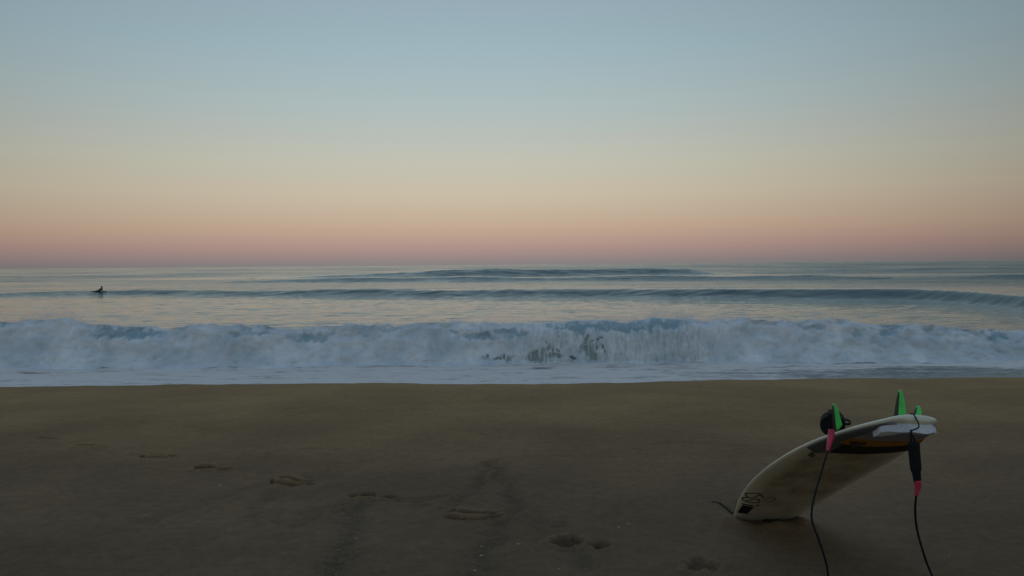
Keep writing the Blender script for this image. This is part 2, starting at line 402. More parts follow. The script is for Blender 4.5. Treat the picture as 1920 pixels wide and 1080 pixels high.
# ------------------------------------------------------------------ open sea
W2 = np.array([(-400, 550, .25), (0, 548, .33), (250, 543, .46), (450, 545, .42), (600, 543, .52), (900, 542, .58), (1100, 543, .56), (1330, 541, .74), (1700, 541, .82), (1800, 545, .80), (1920, 555, .72), (2300, 575, .6)])
_h2 = 503 - 16 * W2[:, 0] / 1920; W2u = (W2[:, 0] - 960) / F; W2H = W2[:, 2]; W2y = (3 - W2H) * F / (W2[:, 1] - _h2)
def sea_z(x, y):
    u = x / np.maximum(y, 1)
    z = np.zeros_like(x); rt = sstep(.12, .42, u)
    def ridge(yc, H, wf, wb):
        D = y - yc; w = np.where(D < 0, wf, wb); return H * np.exp(-(D / w) ** 2)
    yw = y + (1 - .75 * rt) * (.7 * perlin(x * .07, y * .03 + 3) + .30 * perlin(x * .4 + y * .15, y * .35)) + .07 * perlin(x * 1.1 + y * .5, y * .9)
    def ridge2(yc, H, wf, wb):
        D = yw - yc; w = np.where(D < 0, wf, wb); return H * np.exp(-(D / w) ** 2)
    H2 = np.interp(u, W2u, W2H); y2 = np.interp(u, W2u, W2y)
    z += ridge2(y2, H2 * (1 + (.10 + .12 * (1 - rt)) * perlin(x * .09, 0 * y + 7)), 2.1 - .2 * rt, 6 - 1.5 * rt) - .12 * np.exp(-((y - y2 + 8) / 4) ** 2)
    px = 960 + u * F
    H3 = np.interp(px, [420, 560, 700, 850, 1000, 1290, 1340, 1420], [0, .5, .95, 1.65, 1.8, 1.6, .5, 0])
    z += ridge2(208 + 3 * np.sin(u * 9), H3 * (1 + .12 * perlin(x * .05, 0 * y + 3)), 5.8, 14)
    z += np.exp(-((y - 203) / 7) ** 2) * H3 * .11 * fbm(x * .11 + y * .08, y * .33, 4, .6)
    H3b = np.interp(px, [380, 560, 700, 1000, 1300, 1500, 1700, 1920, 2300], [0, .7, .8, .7, .8, .65, .45, .6, .4])
    z += ridge2(150 - 26 * np.clip(u, -.2, 1), H3b * (1 + .35 * perlin(x * .07, 0 * y)), 3.2, 9)
    H3c = np.interp(px, [-400, 0, 150, 420, 900], [.3, .35, .3, .25, 0]); z += ridge2(250, H3c * 2.2, 9, 20)
    H3d = np.interp(px, [1300, 1560, 1750, 1920, 2300], [0, .5, .75, .7, .3]); z += ridge2(240, H3d * 1.6, 8, 16)
    for yc, a in ((330, .9), (460, 1.1), (640, 1.2)): z += ridge2(yc, a * (.5 + .5 * perlin(u * 5 + yc, 0 * y)), 16, 26)
    amp = sstep(27, 45, y) * (1 - .9 * rt * np.exp(-((y - y2 + 1) / 3.5) ** 2))
    z += amp * (.05 * fbm(x * .05, y * .17, 3) + .035 * fbm(x * .22, y * .75 + 5, 3, .55) + .012 * fbm(x * .9, y * 2.6, 2))
    z += sstep(85, 150, y) * .085 * fbm(x * .035, y * .14, 4, .6) * (1 - .5 * sstep(400, 900, y))
    # ruffled faces on the swell fronts
    fr = np.exp(-((y - y2 + 2.0) / 2.6) ** 2); z += (1 - .7 * rt) * fr * .11 * H2 * fbm(x * .5 + y * .35, y * 1.2, 4)
    return z
us = np.linspace(-1.15, 1.15, 900)
yr = [28.0]
while yr[-1] < 30000:
    s = .0045 if yr[-1] < 260 else (.007 if yr[-1] < 900 else .06); yr.append(yr[-1] * (1 + s))
yr = np.array(yr); Y = np.repeat(yr[:, None], len(us), 1); X = us[None] * (Y * .95 + 12)
Zs = sea_z(X, Y) - np.maximum(Y - 900, 0) ** 2 / 2 / 6.37e6
sea = mesh_np('sea_water', np.stack([X, Y, Zs], -1).reshape(-1, 3), grid_faces(*X.shape), m_sea, attrs={'wind': sstep(70, 110, Y) * np.clip(.22 - .30 * np.exp(-((Y - 202) / 9) ** 2) * (np.abs(X / Y) < .3) + .14 * sstep(-.3, .1, X / Y) + .38 * sstep(90, 400, Y) + .32 * sstep(-.15, .5, X / Y) + .5 * fbm(X * .012, Y * .03, 3), 0, 1.6) + .12 * sstep(.1, .5, X / Y) - .75 * sstep(.12, .42, X / Y) * np.exp(-((Y - np.interp(X / Y, W2u, W2y) + 1) / 4) ** 2)})
tag(sea, 'glassy evening sea with low swell lines reaching the horizon', 'water', kind='structure')

# ------------------------------------------------------------------ shore break
CREST = np.array([(-500, 612), (-200, 606), (0, 606), (60, 601), (100, 599), (150, 609), (200, 615), (300, 617), (350, 613), (400, 610), (500, 617), (560, 617), (650, 610), (750, 612), (850, 606), (900, 607), (1000, 607), (1050, 604), (1080, 601), (1120, 599), (1180, 604), (1240, 594), (1285, 596), (1330, 601), (1400, 599), (1450, 607), (1500, 602), (1600, 602), (1650, 610), (1700, 611), (1750, 612), (1850, 620), (1920, 622), (2200, 628), (2600, 640)], float)
YT = 25.5
def px_x(px): return (px - 960) / F * YT
_cH = 3 - (CREST[:, 1] - (503 - 16 * CREST[:, 0] / 1920)) / F * (YT + .7)
xb = np.arange(-27, 27, .034); NV = 150
H = np.interp(xb, px_x(CREST[:, 0]), _cH)
H = H + .06 * fbm(xb * 1.1, xb * 0 + 2, 3) + .07 * (billow(xb * 1.5, xb * 0 + 8, 3) - .35) * (1 - sstep(px_x(1000), px_x(1060), xb) * (1 - sstep(px_x(1280), px_x(1330), xb))) + .022 * billow(xb * 6, xb * 0 + 4, 2)
PO = np.array([3.6, 2.6, 1.9, 1.3, .95, .72, .55, .38, .22, .06, -.10, -.28, -.55, -1.3])
PZ = np.array([-.06, .10, .36, .74, .94, 1.0, .97, .86, .68, .46, .25, .10, .02, -.09])
lip = sstep(px_x(860), px_x(1040), xb) * (1 - sstep(px_x(1300), px_x(1420), xb))     # where the lip throws over
POl = np.array([3.6, 2.6, 1.9, 1.3, .85, .55, .30, .08, -.06, -.12, -.15, -.17, -.22, -1.3])
PZl = np.array([-.06, .10, .36, .74, .95, 1.0, .97, .88, .72, .52, .32, .14, .02, -.09])
tt = np.linspace(0, 1, len(PO)); tv = np.linspace(0, 1, NV) ** .9
def prof(a):
    v = np.interp(np.linspace(0, 1, 600), tt, a); k = np.hanning(61); k /= k.sum()
    v = np.convolve(np.pad(v, 30, mode='edge'), k, 'valid'); return np.interp(tv, np.linspace(0, 1, 600), v)
po, pz, pol, pzl = prof(PO), prof(PZ), prof(POl), prof(PZl)
XX = np.repeat(xb[None], NV, 0); L_ = lip[None]; HH = H[None]
yt = YT + .18 * fbm(xb * .35, xb * 0 + 11, 3)
YY = yt[None] + (po[:, None] * (1 - L_) + pol[:, None] * L_)
ZZ = (pz[:, None] * (1 - L_) + pzl[:, None] * L_); ZZ = np.where(ZZ > 0, ZZ * HH, ZZ)
vlen = tv[:, None] * 3.4 + 0 * XX
PX = project(np.stack([XX, YY, ZZ], -1))
front = sstep(.30, .42, tv)[:, None] * (1 - sstep(.86, .99, tv)[:, None])
wx = PX[..., 0] + 16 * fbm(XX * 1.7, vlen * 2.2, 4) + 5 * fbm(XX * 9, vlen * 3, 3); wy = PX[..., 1] + 7 * perlin(XX * 4.5, XX * 0 + 2) + 3 * perlin(XX * 13, XX * 0 + 9) + 6 * fbm(XX * 1.7 + 50, vlen * 2.4, 4)
TEAL = [(15, 608, 22, 5, .8), (245, 627, 95, 13, .9), (200, 618, 40, 7, .7), (470, 626, 42, 9, .55), (585, 633, 52, 15, .9), (905, 633, 62, 11, .7), (960, 622, 45, 8, .7), (860, 621, 30, 6, .6), (1090, 614, 75, 9, .9), (1245, 606, 50, 13, 1), (1160, 607, 60, 8, .8), (1180, 616, 60, 7, .9), (1530, 617, 32, 9, .6), (1515, 636, 20, 14, .4), (1668, 620, 26, 16, .8), (1605, 628, 16, 12, .5), (1750, 621, 45, 9, .55), (1865, 631, 26, 11, .9), (1800, 628, 30, 9, .4), (700, 622, 60, 7, .4), (-150, 622, 90, 12, .8), (2050, 640, 80, 12, .8)]
HOLE = [(1014, 668, 34, 14), (1028, 654, 9, 12), (1110, 662, 21, 19), (1098, 642, 6, 16), (1124, 642, 6, 14), (1142, 650, 4, 12), (940, 671, 26, 6), (1066, 670, 8, 5)]
teal = np.zeros_like(XX); hole = np.zeros_like(XX)
for cx, cy, ax_, ay, s in TEAL: teal = np.maximum(teal, s * (1 - sstep(.25, 1.25, np.hypot((wx - cx) / ax_, (wy - cy) / ay))))
for cx, cy, ax_, ay in HOLE: hole = np.maximum(hole, 1 - sstep(.45, 1.2, np.hypot((wx - cx) / ax_, (wy - cy) / ay)))
teal *= (tv > .2)[:, None]; hole *= front
foam = np.clip(1 - .9 * teal - .74 * hole, 0, 1)
foam *= sstep(.22, .36, tv)[:, None] * (1 - .0 * XX) + .0
foam = np.maximum(foam, .0) * (1 - .35 * L_ * sstep(.02, .35, billow(XX * 7, vlen * 1.1, 3) - .25) * front)
foam = np.clip(foam + hole * .75 * sstep(.0, .28, billow(XX * 8, vlen * .7 + 2, 3) - .38), 0, 1)
amp = foam * sstep(.30, .42, tv)[:, None] * (1 - sstep(.90, 1.0, tv)[:, None])
lump = (.34 * billow(XX * .9, vlen * 1.2 + 3, 2) + .05 * billow(XX * 2.9 + 5, vlen * 3.4, 3) + .012 * billow(XX * 8.5, vlen * 9.5, 3)) * (1 - .65 * L_)
curt = L_ * (.06 * billow(XX * 6.5, vlen * .9, 3) + .02 * billow(XX * 17, vlen * 5, 2))
dsp = amp * (lump + curt) - .04 * hole * L_ * front - .06 * hole * (1 - L_)
YY = YY - .8 * dsp; ZZ = ZZ + .28 * dsp * (1 - L_ * .7) * sstep(1.0, .6, tv)[:, None] * 1.0
wave = mesh_np('breaking_wave', np.stack([XX, YY, ZZ], -1).reshape(-1, 3), grid_faces(*XX.shape), m_foam, attrs={'foam': foam, 'silt': hole, 'lip': L_ + 0 * XX})
tag(wave, 'low shore wave breaking into white foam along the beach', 'water', kind='structure')

# ------------------------------------------------------------------ swash
xs = np.arange(-27, 27, .07); ys = np.concatenate([np.arange(18.4, 21.5, .12), np.arange(21.5, 25.7, .035)])
X, Y = np.meshgrid(xs, ys)
edge = 19.6 + .5 * fbm(X * .25, X * 0, 3)
Z = np.maximum(sand_base(X, Y) + .012, .015 + 0 * X) - .08 * sstep(0, .8, edge - Y)
Z = Z + sstep(20, 22, Y) * (.022 * fbm(X * .7, Y * 2.2, 4) + .012 * billow(X * 2.2, Y * 6, 3))
Z += .05 * sstep(24.2, 25.4, Y) * (billow(X * 1.2, Y * 2.5, 3))
P = project(np.stack([X, Y, Z], -1)); px, py = P[..., 0], P[..., 1]
rightgap = sstep(1100, 1850, px) * sstep(684, 702, py)
foam = .74 - .50 * rightgap - .10 * sstep(24.3, 25.4, Y) * (1 - rightgap)
DARK = [(110, 679, 38, 3), (190, 688, 26, 3), (402, 687, 16, 2.5), (60, 700, 40, 3), (640, 683, 50, 4), (700, 685, 40, 3), (1150, 688, 40, 5), (1010, 691, 30, 3), (1340, 677, 60, 3), (1600, 680, 80, 4), (1760, 690, 160, 5)]
for cx, cy, ax_, ay in DARK: foam = foam - .30 * (1 - sstep(.1, 1.3, np.hypot((px - cx) / ax_, (py - cy) / ay)))
foam = foam - .4 * sstep(0, .5, edge + .25 - Y)
sw = mesh_np('shallow_water', np.stack([X, Y, Z], -1).reshape(-1, 3), grid_faces(*X.shape), m_swash, attrs={'foam': foam})
tag(sw, 'thin sheet of foamy water washing up to the sand', 'water', kind='structure')

# spray above the breaking crest: fine drops, one uncountable object
n = 110000
sx = rs.uniform(-20, 20, n); w = np.interp(960 + sx / YT * F, [-200, 0, 60, 110, 160, 300, 400, 800, 900, 1040, 1240, 1290, 1400, 1500, 1600, 1900], [.3, .4, 1, 1, .35, .12, .35, .3, .5, .4, .7, .8, .6, .4, .35, .15])
keep = rs.random(n) < w; sx = sx[keep]; w = w[keep]; n = len(sx)
hz = np.abs(rs.normal(0, 1, n)) * (.05 + .13 * w) - .05
sz = np.interp(sx, xb, H) + hz; sy = YT + .62 + rs.normal(0, .22, n); rad = rs.uniform(.002, .0060, n) * np.where(rs.random(n) < .08, 1.8, 1)
octv = np.array([(1, 0, 0), (-1, 0, 0), (0, 1, 0), (0, -1, 0), (0, 0, 1), (0, 0, -1)], float)
octf = np.array([(0, 2, 4), (2, 1, 4), (1, 3, 4), (3, 0, 4), (2, 0, 5), (1, 2, 5), (3, 1, 5), (0, 3, 5)])
V = (np.stack([sx, sy, sz], 1)[:, None] + rad[:, None, None] * octv[None]).reshape(-1, 3)
Fc = (octf[None] + 6 * np.arange(n)[:, None, None]).reshape(-1, 3)
spray = mesh_np('sea_spray', V, Fc, m_spray); tag(spray, 'fine white spray thrown up along the crest of the shore wave', 'spray', kind='stuff')

# ------------------------------------------------------------------ surfboard geometry (fitted to the photograph)
BL, BW, NR, TR, TW, EX, TH = 1.804, .518, .154, .0325, .307, 2.545, .058
AX = np.array([.14970624, -.86125986, .4856125]); WX = np.array([.98863575, .12359297, -.08558113]); NN = np.array([.0136893, .49290591, .86997492])
TAIL = np.array([1.59042231, 3.32712988, 2.37998445])
def rk(s): return -NR * np.clip((.6 - s) / .6, 0, 1) ** 2.3 - TR * np.clip((s - .6) / .4, 0, 1) ** 2.3
def hw(s):
    s = np.asarray(s, float)
    return BW / 2 * np.where(s < .55, np.sin(np.pi / 2 * np.clip(s / .55, 0, 1) ** .62) ** 1.05, 1 - (1 - TW) * np.clip((s - .55) / .45, 0, 1) ** EX)
def thick(s): return TH * np.clip(np.sin(np.pi * np.clip(.06 + .86 * np.minimum(s, .83 + .2 * (np.asarray(s) - .83)), 0, 1)) ** .6, .2, 1)
def world(s, tq, nq): return TAIL + (s - 1) * BL * AX + (rk(s) - rk(1.)) * NN + tq * WX + nq * NN
def deck_n(s, tq):
    q = np.clip(np.abs(tq) / np.maximum(hw(s), 1e-3), 0, .999); return -thick(s) / 2 * (1 - q ** 2.6) ** (1 / 2.2)
NOSE = world(0., 0., 0.)
BASE = np.stack([-WX, AX, NN], 1)                            # local x, y, z axes of the board
def loc(s, tq, nq):                                          # board coordinates -> local coordinates (x = -t, y along, z = bottom up)
    s = np.asarray(s, float); return np.stack([-np.asarray(tq, float) + 0 * s, s * BL, rk(s) - rk(0.) + np.asarray(nq, float)], -1)
def inv(px, py, off=-.004):                                  # pixel -> (s, t) on the deck
    x = np.array([.8, 0.])
    def f(x): return project(world(x[0], x[1], deck_n(x[0], x[1]) + off)) - (px, py)
    for _ in range(40):
        f0 = f(x); J = np.stack([(f(x + (1e-4, 0)) - f0) / 1e-4, (f(x + (0, 1e-4)) - f0) / 1e-4], 1)
        try: dxy = np.linalg.solve(J, f0)
        except np.linalg.LinAlgError: break
        x = x - np.clip(dxy, -.08, .08)
        lim = float(hw(np.clip(x[0], .01, 1))) * .97; x = np.array([np.clip(x[0], .02, .998), np.clip(x[1], -lim, lim)])
    return x
board = empty('surfboard'); board.matrix_world = Matrix([[*BASE[i], NOSE[i]] for i in range(3)] + [[0, 0, 0, 1]])
tag(board, 'cream surfboard stuck nose down in the sand with green fins up', 'surfboard')

m_shell = bpy.data.materials.new('waxed_cream_fibreglass'); m_shell.use_nodes = True; t = m_shell.node_tree; b = t.nodes['Principled BSDF']
co = N(t, 'ShaderNodeTexCoord').outputs['Object']
wx_ = attr(t, 'wax'); nz = noise(t, co, 9, 6, .65); nf = noise(t, co, 60, 4, .6)
base = mix(t, rng(t, noise(t, co, 3, 4), .3, .7), (.66, .61, .45), (.72, .68, .52))
dirt = M(t, 'MULTIPLY', wx_, rng(t, nz, .25, .75, .45, 1.0))
cc = mix(t, dirt, base, mix(t, rng(t, nf, .3, .7), (.23, .175, .105), (.31, .245, .15)))
t.links.new(cc, b.inputs['Base Color']); t.links.new(rng(t, wx_, 0, .6, .28, .8, False), b.inputs['Roughness'])
bump(t, b, nf, .12, .004)
NS, NK = 120, 44
ss = np.concatenate([np.linspace(.003, .06, 14, endpoint=False), np.linspace(.06, .94, NS - 28, endpoint=False), np.linspace(.94, .988, 8), .988 + .012 * np.sin(np.linspace(.15, np.pi / 2, 9))])
th = np.linspace(0, 2 * np.pi, NK, endpoint=False)
ct, st = np.cos(th), np.sin(th)
e1 = np.sign(ct) * np.abs(ct) ** (2 / 2.6); e2 = np.sign(st) * np.abs(st) ** (2 / 2.2)
Sg = np.repeat(ss[:, None], NK, 1)
endq = np.sqrt(np.clip(1 - np.clip((Sg - .988) / .012, 0, .97) ** 2, 0, 1))          # the tail edge is rounded over
Tg = (hw(Sg) - .016 * (1 - endq)) * e1[None]; Ng = thick(Sg) / 2 * e2[None] * (.12 + .88 * endq)
V = loc(Sg, Tg, Ng).reshape(-1, 3); i = np.arange(len(ss) * NK).reshape(len(ss), NK)
Fc = np.stack([i[:-1], i[1:], np.roll(i, -1, 1)[1:], np.roll(i, -1, 1)[:-1]], -1).reshape(-1, 4)
wax = ((e2[None] < -.25) * sstep(1.0, .55, np.abs(e1))[None] * sstep(.0, .12, Sg) * sstep(.86, .7, Sg) * (.75 + .25 * sstep(.15, .5, Sg))).reshape(-1)
me = bpy.data.meshes.new('board_shell'); me.from_pydata([tuple(v) for v in V], [], [tuple(f) for f in Fc] + [tuple(i[-1]), tuple(i[0][::-1])]); me.update()
a_ = me.attributes.new('wax', 'FLOAT', 'POINT'); a_.data.foreach_set('value', wax.astype(np.float32))
for p in me.polygons: p.use_smooth = len(p.vertices) == 4
me.materials.append(m_shell)
shell = new_obj('board_shell', me, board)

def pip(x, y, poly):
    c = np.zeros(x.shape, bool); n = len(poly)
    for k in range(n):
        (x1, y1), (x2, y2) = poly[k], poly[(k + 1) % n]
        if y1 == y2: continue
        c ^= ((y1 > y) != (y2 > y)) & (x < (x2 - x1) * (y - y1) / (y2 - y1) + x1)
    return c
def slab(name, poly, thk, m, parent, step=.0022, height=None, lift=0.0, margin=.006):
    """sheet of foam or print lying on the deck inside polygon poly of (distance from tail, t)"""
    A = np.array(poly); ds = np.arange(A[:, 0].min(), A[:, 0].max() + step, step); ts = np.arange(A[:, 1].min(), A[:, 1].max() + step, step)
    D, T = np.meshgrid(ds, ts, indexing='ij'); sN = 1 - D / BL
    cD, cT = D[:-1, :-1] + step / 2, T[:-1, :-1] + step / 2
    ok = pip(cD, cT, poly) & (np.abs(cT) < hw(1 - cD / BL) - margin) & (cD > .004)
    h = thk if height is None else height(D, T)
    dn = deck_n(np.clip(sN, 0, 1), T)
    top = loc(sN, T, dn - lift - h); bot = loc(sN, T, dn + .004)
    nv = D.size; I = np.arange(nv).reshape(D.shape)
    fa = np.stack([I[:-1, :-1], I[1:, :-1], I[1:, 1:], I[:-1, 1:]], -1)[ok]
    faces = [fa]
    pad = np.pad(ok, 1)
    for dI, dJ, e in ((-1, 0, (0, 3)), (1, 0, (2, 1)), (0, -1, (1, 0)), (0, 1, (3, 2))):
        nb = pad[1 + dI:1 + dI + ok.shape[0], 1 + dJ:1 + dJ + ok.shape[1]]
        f4 = np.stack([I[:-1, :-1], I[1:, :-1], I[1:, 1:], I[:-1, 1:]], -1)[ok & ~nb]
        if len(f4): faces.append(np.stack([f4[:, e[0]], f4[:, e[1]], f4[:, e[1]] + nv, f4[:, e[0]] + nv], -1))
    Fc = np.vstack(faces); used, invx = np.unique(Fc, return_inverse=True)
    V = np.vstack([top.reshape(-1, 3), bot.reshape(-1, 3)])[used]
    return mesh_np(name, V, invx.reshape(Fc.shape), m, parent, smooth=False)
def dt(pts, o=None, sc=1.0):
    out = []
    for p in pts:
        q = np.array(p) / sc + (0 if o is None else np.array(o)); s_, t_ = inv(*q); out.append(((1 - s_) * BL, t_))
    return out
Z2 = dict(o=(1500, 710), sc=5.143)
wing = [(.02, -.26), (.20, -.26), (.40, -.262), (.47, -.24), (.505, -.18), (.475, -.133), (.375, -.133), (.329, -.158), (.20, -.125), (.05, -.09)]
pad = slab('traction_pad', [(.03, -.10), (.205, -.118), (.262, -.140), (.262, -.07), (.258, .03), (.242, .13), (.20, .20), (.03, .12)], .006, m_padlight, board)
slab('grip_wing', wing, .0065, m_padgrey, pad)
slab('orange_panel', [(.352, -.131), (.329, -.156), (.268, -.138), (.264, -.07), (.260, .03), (.244, .13), (.24, .25), (.30, .25), (.318, .15), (.345, .058), (.356, -.031)], .006, m_padorange, pad)
slab('front_strip', [(.473, -.131), (.472, -.085), (.465, .012), (.42, .16), (.40, .26), (.30, .26), (.320, .15), (.347, .058), (.358, -.031), (.354, -.131)], .0075, m_padblack, pad)
# kick: the raised block at the tail whose cut white end faces the camera
def kh(D, T):
    return (.031 + .002 * np.sin(T * 70) + .0012 * perlin(T * 45, 0 * T)) * (1 - sstep(.0, .15, D - .012 - 1.6 * np.clip(-T - .045, 0, 1) )) * (1 - .4 * sstep(-.10, -.145, T)) + .004
kick = slab('tail_kick', [(.014, .062), (.012, -.04), (.03, -.075), (.055, -.098), (.085, -.115), (.15, -.112), (.20, .0), (.20, .12), (.06, .11)], .04, m_kick, pad, height=kh, lift=.0, margin=.010)
# emblem printed on the orange panel
em = [[(478, 602), (560, 600), (575, 612), (640, 606), (638, 628), (570, 626), (555, 632), (500, 630)], [(490, 632), (555, 634), (560, 650), (495, 648)]]
for pl in em: slab('pad_emblem', dt(pl, **Z2), .0095, m_ink, pad, step=.0015)
# printed marks near the nose
Z3 = dict(o=(1330, 800), sc=5.143)
slab('nose_emblem', dt([(322, 762), (432, 782), (368, 846), (272, 832)], **Z3), .0012, m_ink, board, margin=.004)
slab('nose_emblem', dt([(315, 745), (425, 765), (420, 774), (318, 754)], **Z3), .0012, m_ink, board, step=.0014, margin=.004)
slab('nose_emblem', dt([(448, 764), (482, 760), (480, 768), (450, 772)], **Z3), .0012, m_ink, board, step=.0014)
def ribbon(pts, wd, m):
    P = np.array(dt(pts, **Z3)); P = catmull(P, 6) if len(P) > 3 else P
    T = np.gradient(P, axis=0); T /= np.linalg.norm(T, axis=1)[:, None] + 1e-9; nrm = np.stack([-T[:, 1], T[:, 0]], 1) * wd / 2
    slab('nose_lettering', [tuple(p) for p in np.vstack([P + nrm, (P - nrm)[::-1]])], .0012, m, board, step=.0012, margin=.004)
for pl in ([(345, 648), (420, 648), (490, 655), (522, 692)], [(345, 650), (372, 684), (425, 692), (490, 660)], [(372, 688), (318, 695), (345, 722), (410, 710)],
           [(410, 710), (465, 705), (482, 735), (430, 740), (345, 724)]): ribbon(pl, .007, m_ink)
ribbon([(530, 720), (570, 695), (632, 695), (620, 718), (550, 736)], .004, m_inkgrey)
slab('deck_mark', dt([(75, 742), (110, 715), (140, 712), (130, 730), (150, 745), (120, 770), (100, 760)], **Z2), .0012, m_inkgrey, board, step=.0014)

# fins: green blades with a black leading panel
def fin(d, tq, h, base, rake, cant, toe):
    n1, n2 = 22, 14
    zz = np.linspace(0, 1, n1); lead = rake * zz ** 1.5 * 1.0 + .012 * zz; chord = base * (1 - zz ** 2.3) ** .62 * (1 - .28 * zz) + .006
    lead = lead + .10 * base * np.clip(zz - .85, 0, 1)
    us_ = np.linspace(0, 1, n2)
    s0 = 1 - d / BL; z0 = thick(s0) / 2 * .90
    org = loc(s0, tq, z0 - .004)
    def blade(u0, u1, th_extra, z0_, z1_, name, m, parent):
        zi = np.linspace(z0_, z1_, n1); ld = np.interp(zi, zz, lead); ch = np.interp(zi, zz, chord)
        u = np.linspace(u0, u1, n2); V = []; side = []
        for sgn in (1, -1):
            U, Zq = np.meshgrid(u, zi); yy = ld[:, None] + ch[:, None] * U
            th_ = (.0050 * np.sqrt(np.clip(U, 0, 1)) * (1 - U) * 2.2 + .0006) * (1 - .6 * Zq) + th_extra
            xx = sgn * th_; P = np.stack([xx, yy - base * .0, Zq * h], -1)
            V.append(P.reshape(-1, 3))
        V = np.vstack(V); I = np.arange(n1 * n2).reshape(n1, n2); nn_ = n1 * n2
        f1 = grid_faces(n1, n2); Fc = [f1, f1[:, ::-1] + nn_]
        rim = np.concatenate([I[0], I[1:, -1], I[-1, -2::-1], I[-2:0:-1, 0]])
        r2 = np.roll(rim, -1); Fc.append(np.stack([r2, rim, rim + nn_, r2 + nn_], -1))
        # cant about the length axis, toe about the height axis
        c, s = math.cos(cant), math.sin(cant); Rm = np.array([[c, 0, s], [0, 1, 0], [-s, 0, c]])
        c, s = math.cos(toe), math.sin(toe); Rt = np.array([[c, -s, 0], [s, c, 0], [0, 0, 1]])
        V = V @ (Rt @ Rm).T + org
        return mesh_np(name, V, np.vstack(Fc), m, parent)
    f = blade(0, 1, 0, 0, 1, 'fin', m_green, board)
    blade(.10, .50, .0012, .0, .95, 'fin_stripe', m_finblack, f)
    return f
# local x points to the photo's left
fin(.172, 0, .116, .104, .084, 0, R_(-4))
fL = fin(.352, -.170, .106, .110, .066, R_(5), R_(-9))
fR = fin(.350, .156, .114, .108, .080, R_(-10), R_(5))
lp = [(1.0, 0, 0)]
# leash plug in the deck
s0 = 1 - .06 / BL

# ------------------------------------------------------------------ leash
leash = empty('surfboard_leash', tuple(at(1650, 1130, 3.35)))
tag(leash, 'black surfboard leash with red swivels hanging from the tail of the board', 'leash')
linv = Matrix.Translation(-leash.location)
def wpart(o):
    o.matrix_parent_inverse = linv; return o
YR = 3.22
# rail saver: two webs of string join into a flat black strap
tip = world(1., -.02, .0)
strg = [world(.985, -.012, .028), world(.998, -.012, .012), at(1723, 800, 3.27), at(1708, 808, 3.25), at(1706, 815, YR)]
wpart(tube('leash_string', catmull(strg, 8), .0028, m_cord, leash, 8))
wpart(tube('leash_string', catmull([at(1708, 806, 3.25), at(1711, 818, YR), at(1719, 832, YR)], 8), .0032, m_cord, leash, 8))
wpart(tube('leash_string', catmull([at(1708, 806, 3.25), at(1708, 818, YR), at(1708, 832, YR)], 8), .0032, m_cord, leash, 8))
rsv = wpart(tube('rail_saver', catmull([at(1713, 827, YR), at(1714, 845, YR), at(1717, 875, YR), at(1719, 892, YR), at(1721, 906, YR)], 10),
                 np.interp(np.linspace(0, 1, 41), [0, .04, .1, .55, .66, .9, 1], [.009, .0215, .0235, .022, .0165, .0155, .012]), m_neo, leash, 14, (1, .45), up=(0, 1, 0)))
wpart(tube('swivel', catmull([at(1721, 901, YR), at(1721, 912, YR), at(1719.5, 921, YR), at(1718, 929, YR)], 8), np.interp(np.linspace(0, 1, 25), [0, .3, .6, 1], [.0135, .0125, .009, .006]), m_red, leash, 14))
cordR = [(1718, 926, YR), (1716, 955, YR), (1719, 990, 3.22), (1731, 1035, 3.2), (1748, 1080, 3.18)]
cordL = [(1552, 845, 3.44), (1540, 885, 3.36), (1526, 935, 3.28), (1522, 972, 3.22), (1535, 1012, 3.18), (1546, 1045, 3.16), (1553, 1082, 3.14)]
cpts = [at(*p) for p in cordL]
ga, gb = at(1572, 1140, 3.05), at(1775, 1140, 3.05)
mids = []
for p_ in ((.655, .04, 0), (.70, -.22, 0), (.87, -.36, 0), (1.04, -.28, 0), (1.085, -.05, 0)):
    xg, yg = p_[0] + .50, 3.02 + p_[1]; mids.append(np.array([xg, yg, sand_z(xg, yg) + .006]))
cpts += mids + [at(*p) for p in cordR[::-1]]
wpart(tube('cord', catmull(cpts, 14), .0042, m_cord, leash, 8))
# ankle cuff rolled up and hooked behind the left fin
cc = at(1560, 794, 3.70)
vdir = (EYE - cc) / np.linalg.norm(EYE - cc); ax1 = np.cross([0, 0, 1.], vdir); ax1 /= np.linalg.norm(ax1); ax2 = np.cross(vdir, ax1)
ax2 = ax2 * .92 + vdir * .38; ax2 /= np.linalg.norm(ax2); axn = np.cross(ax1, ax2)
tt_ = np.linspace(0, 1, 150); ang = tt_ * 2 * np.pi * 4.2 + .6; rad = .006 + .044 * tt_ ** .9
spir = cc + (np.cos(ang) * rad * 1.02)[:, None] * ax1 + (np.sin(ang) * rad)[:, None] * ax2
def strap(name, P, wd, th_, nvec, m, parent):
    P = np.asarray(P); T = np.gradient(P, axis=0); T /= np.linalg.norm(T, axis=1)[:, None]; B = np.cross(T, nvec); B /= np.linalg.norm(B, axis=1)[:, None]
    nv = np.broadcast_to(np.asarray(nvec), P.shape)
    sec = [(-wd / 2, -th_ / 2), (-wd / 2, th_ / 2), (wd / 2, th_ / 2), (wd / 2, -th_ / 2)]
    V = np.stack([P + nv * a + B * c_ for a, c_ in sec], 1).reshape(-1, 3); I = np.arange(len(V)).reshape(-1, 4)
    Fc = np.vstack([np.stack([I[:-1], np.roll(I, -1, 1)[:-1], np.roll(I, -1, 1)[1:], I[1:]], -1).reshape(-1, 4), I[0][None, ::-1], I[-1][None]])
    o = mesh_np(name, V, Fc, m, parent, smooth=False); bv = o.modifiers.new('bevel', 'BEVEL'); bv.width = .002; bv.segments = 2; return o
cuff = wpart(strap('ankle_cuff', spir, .052, .0118, axn, m_neo, leash))
lc = at(1586, 791, 3.68); a2 = np.linspace(0, 2 * np.pi, 40)
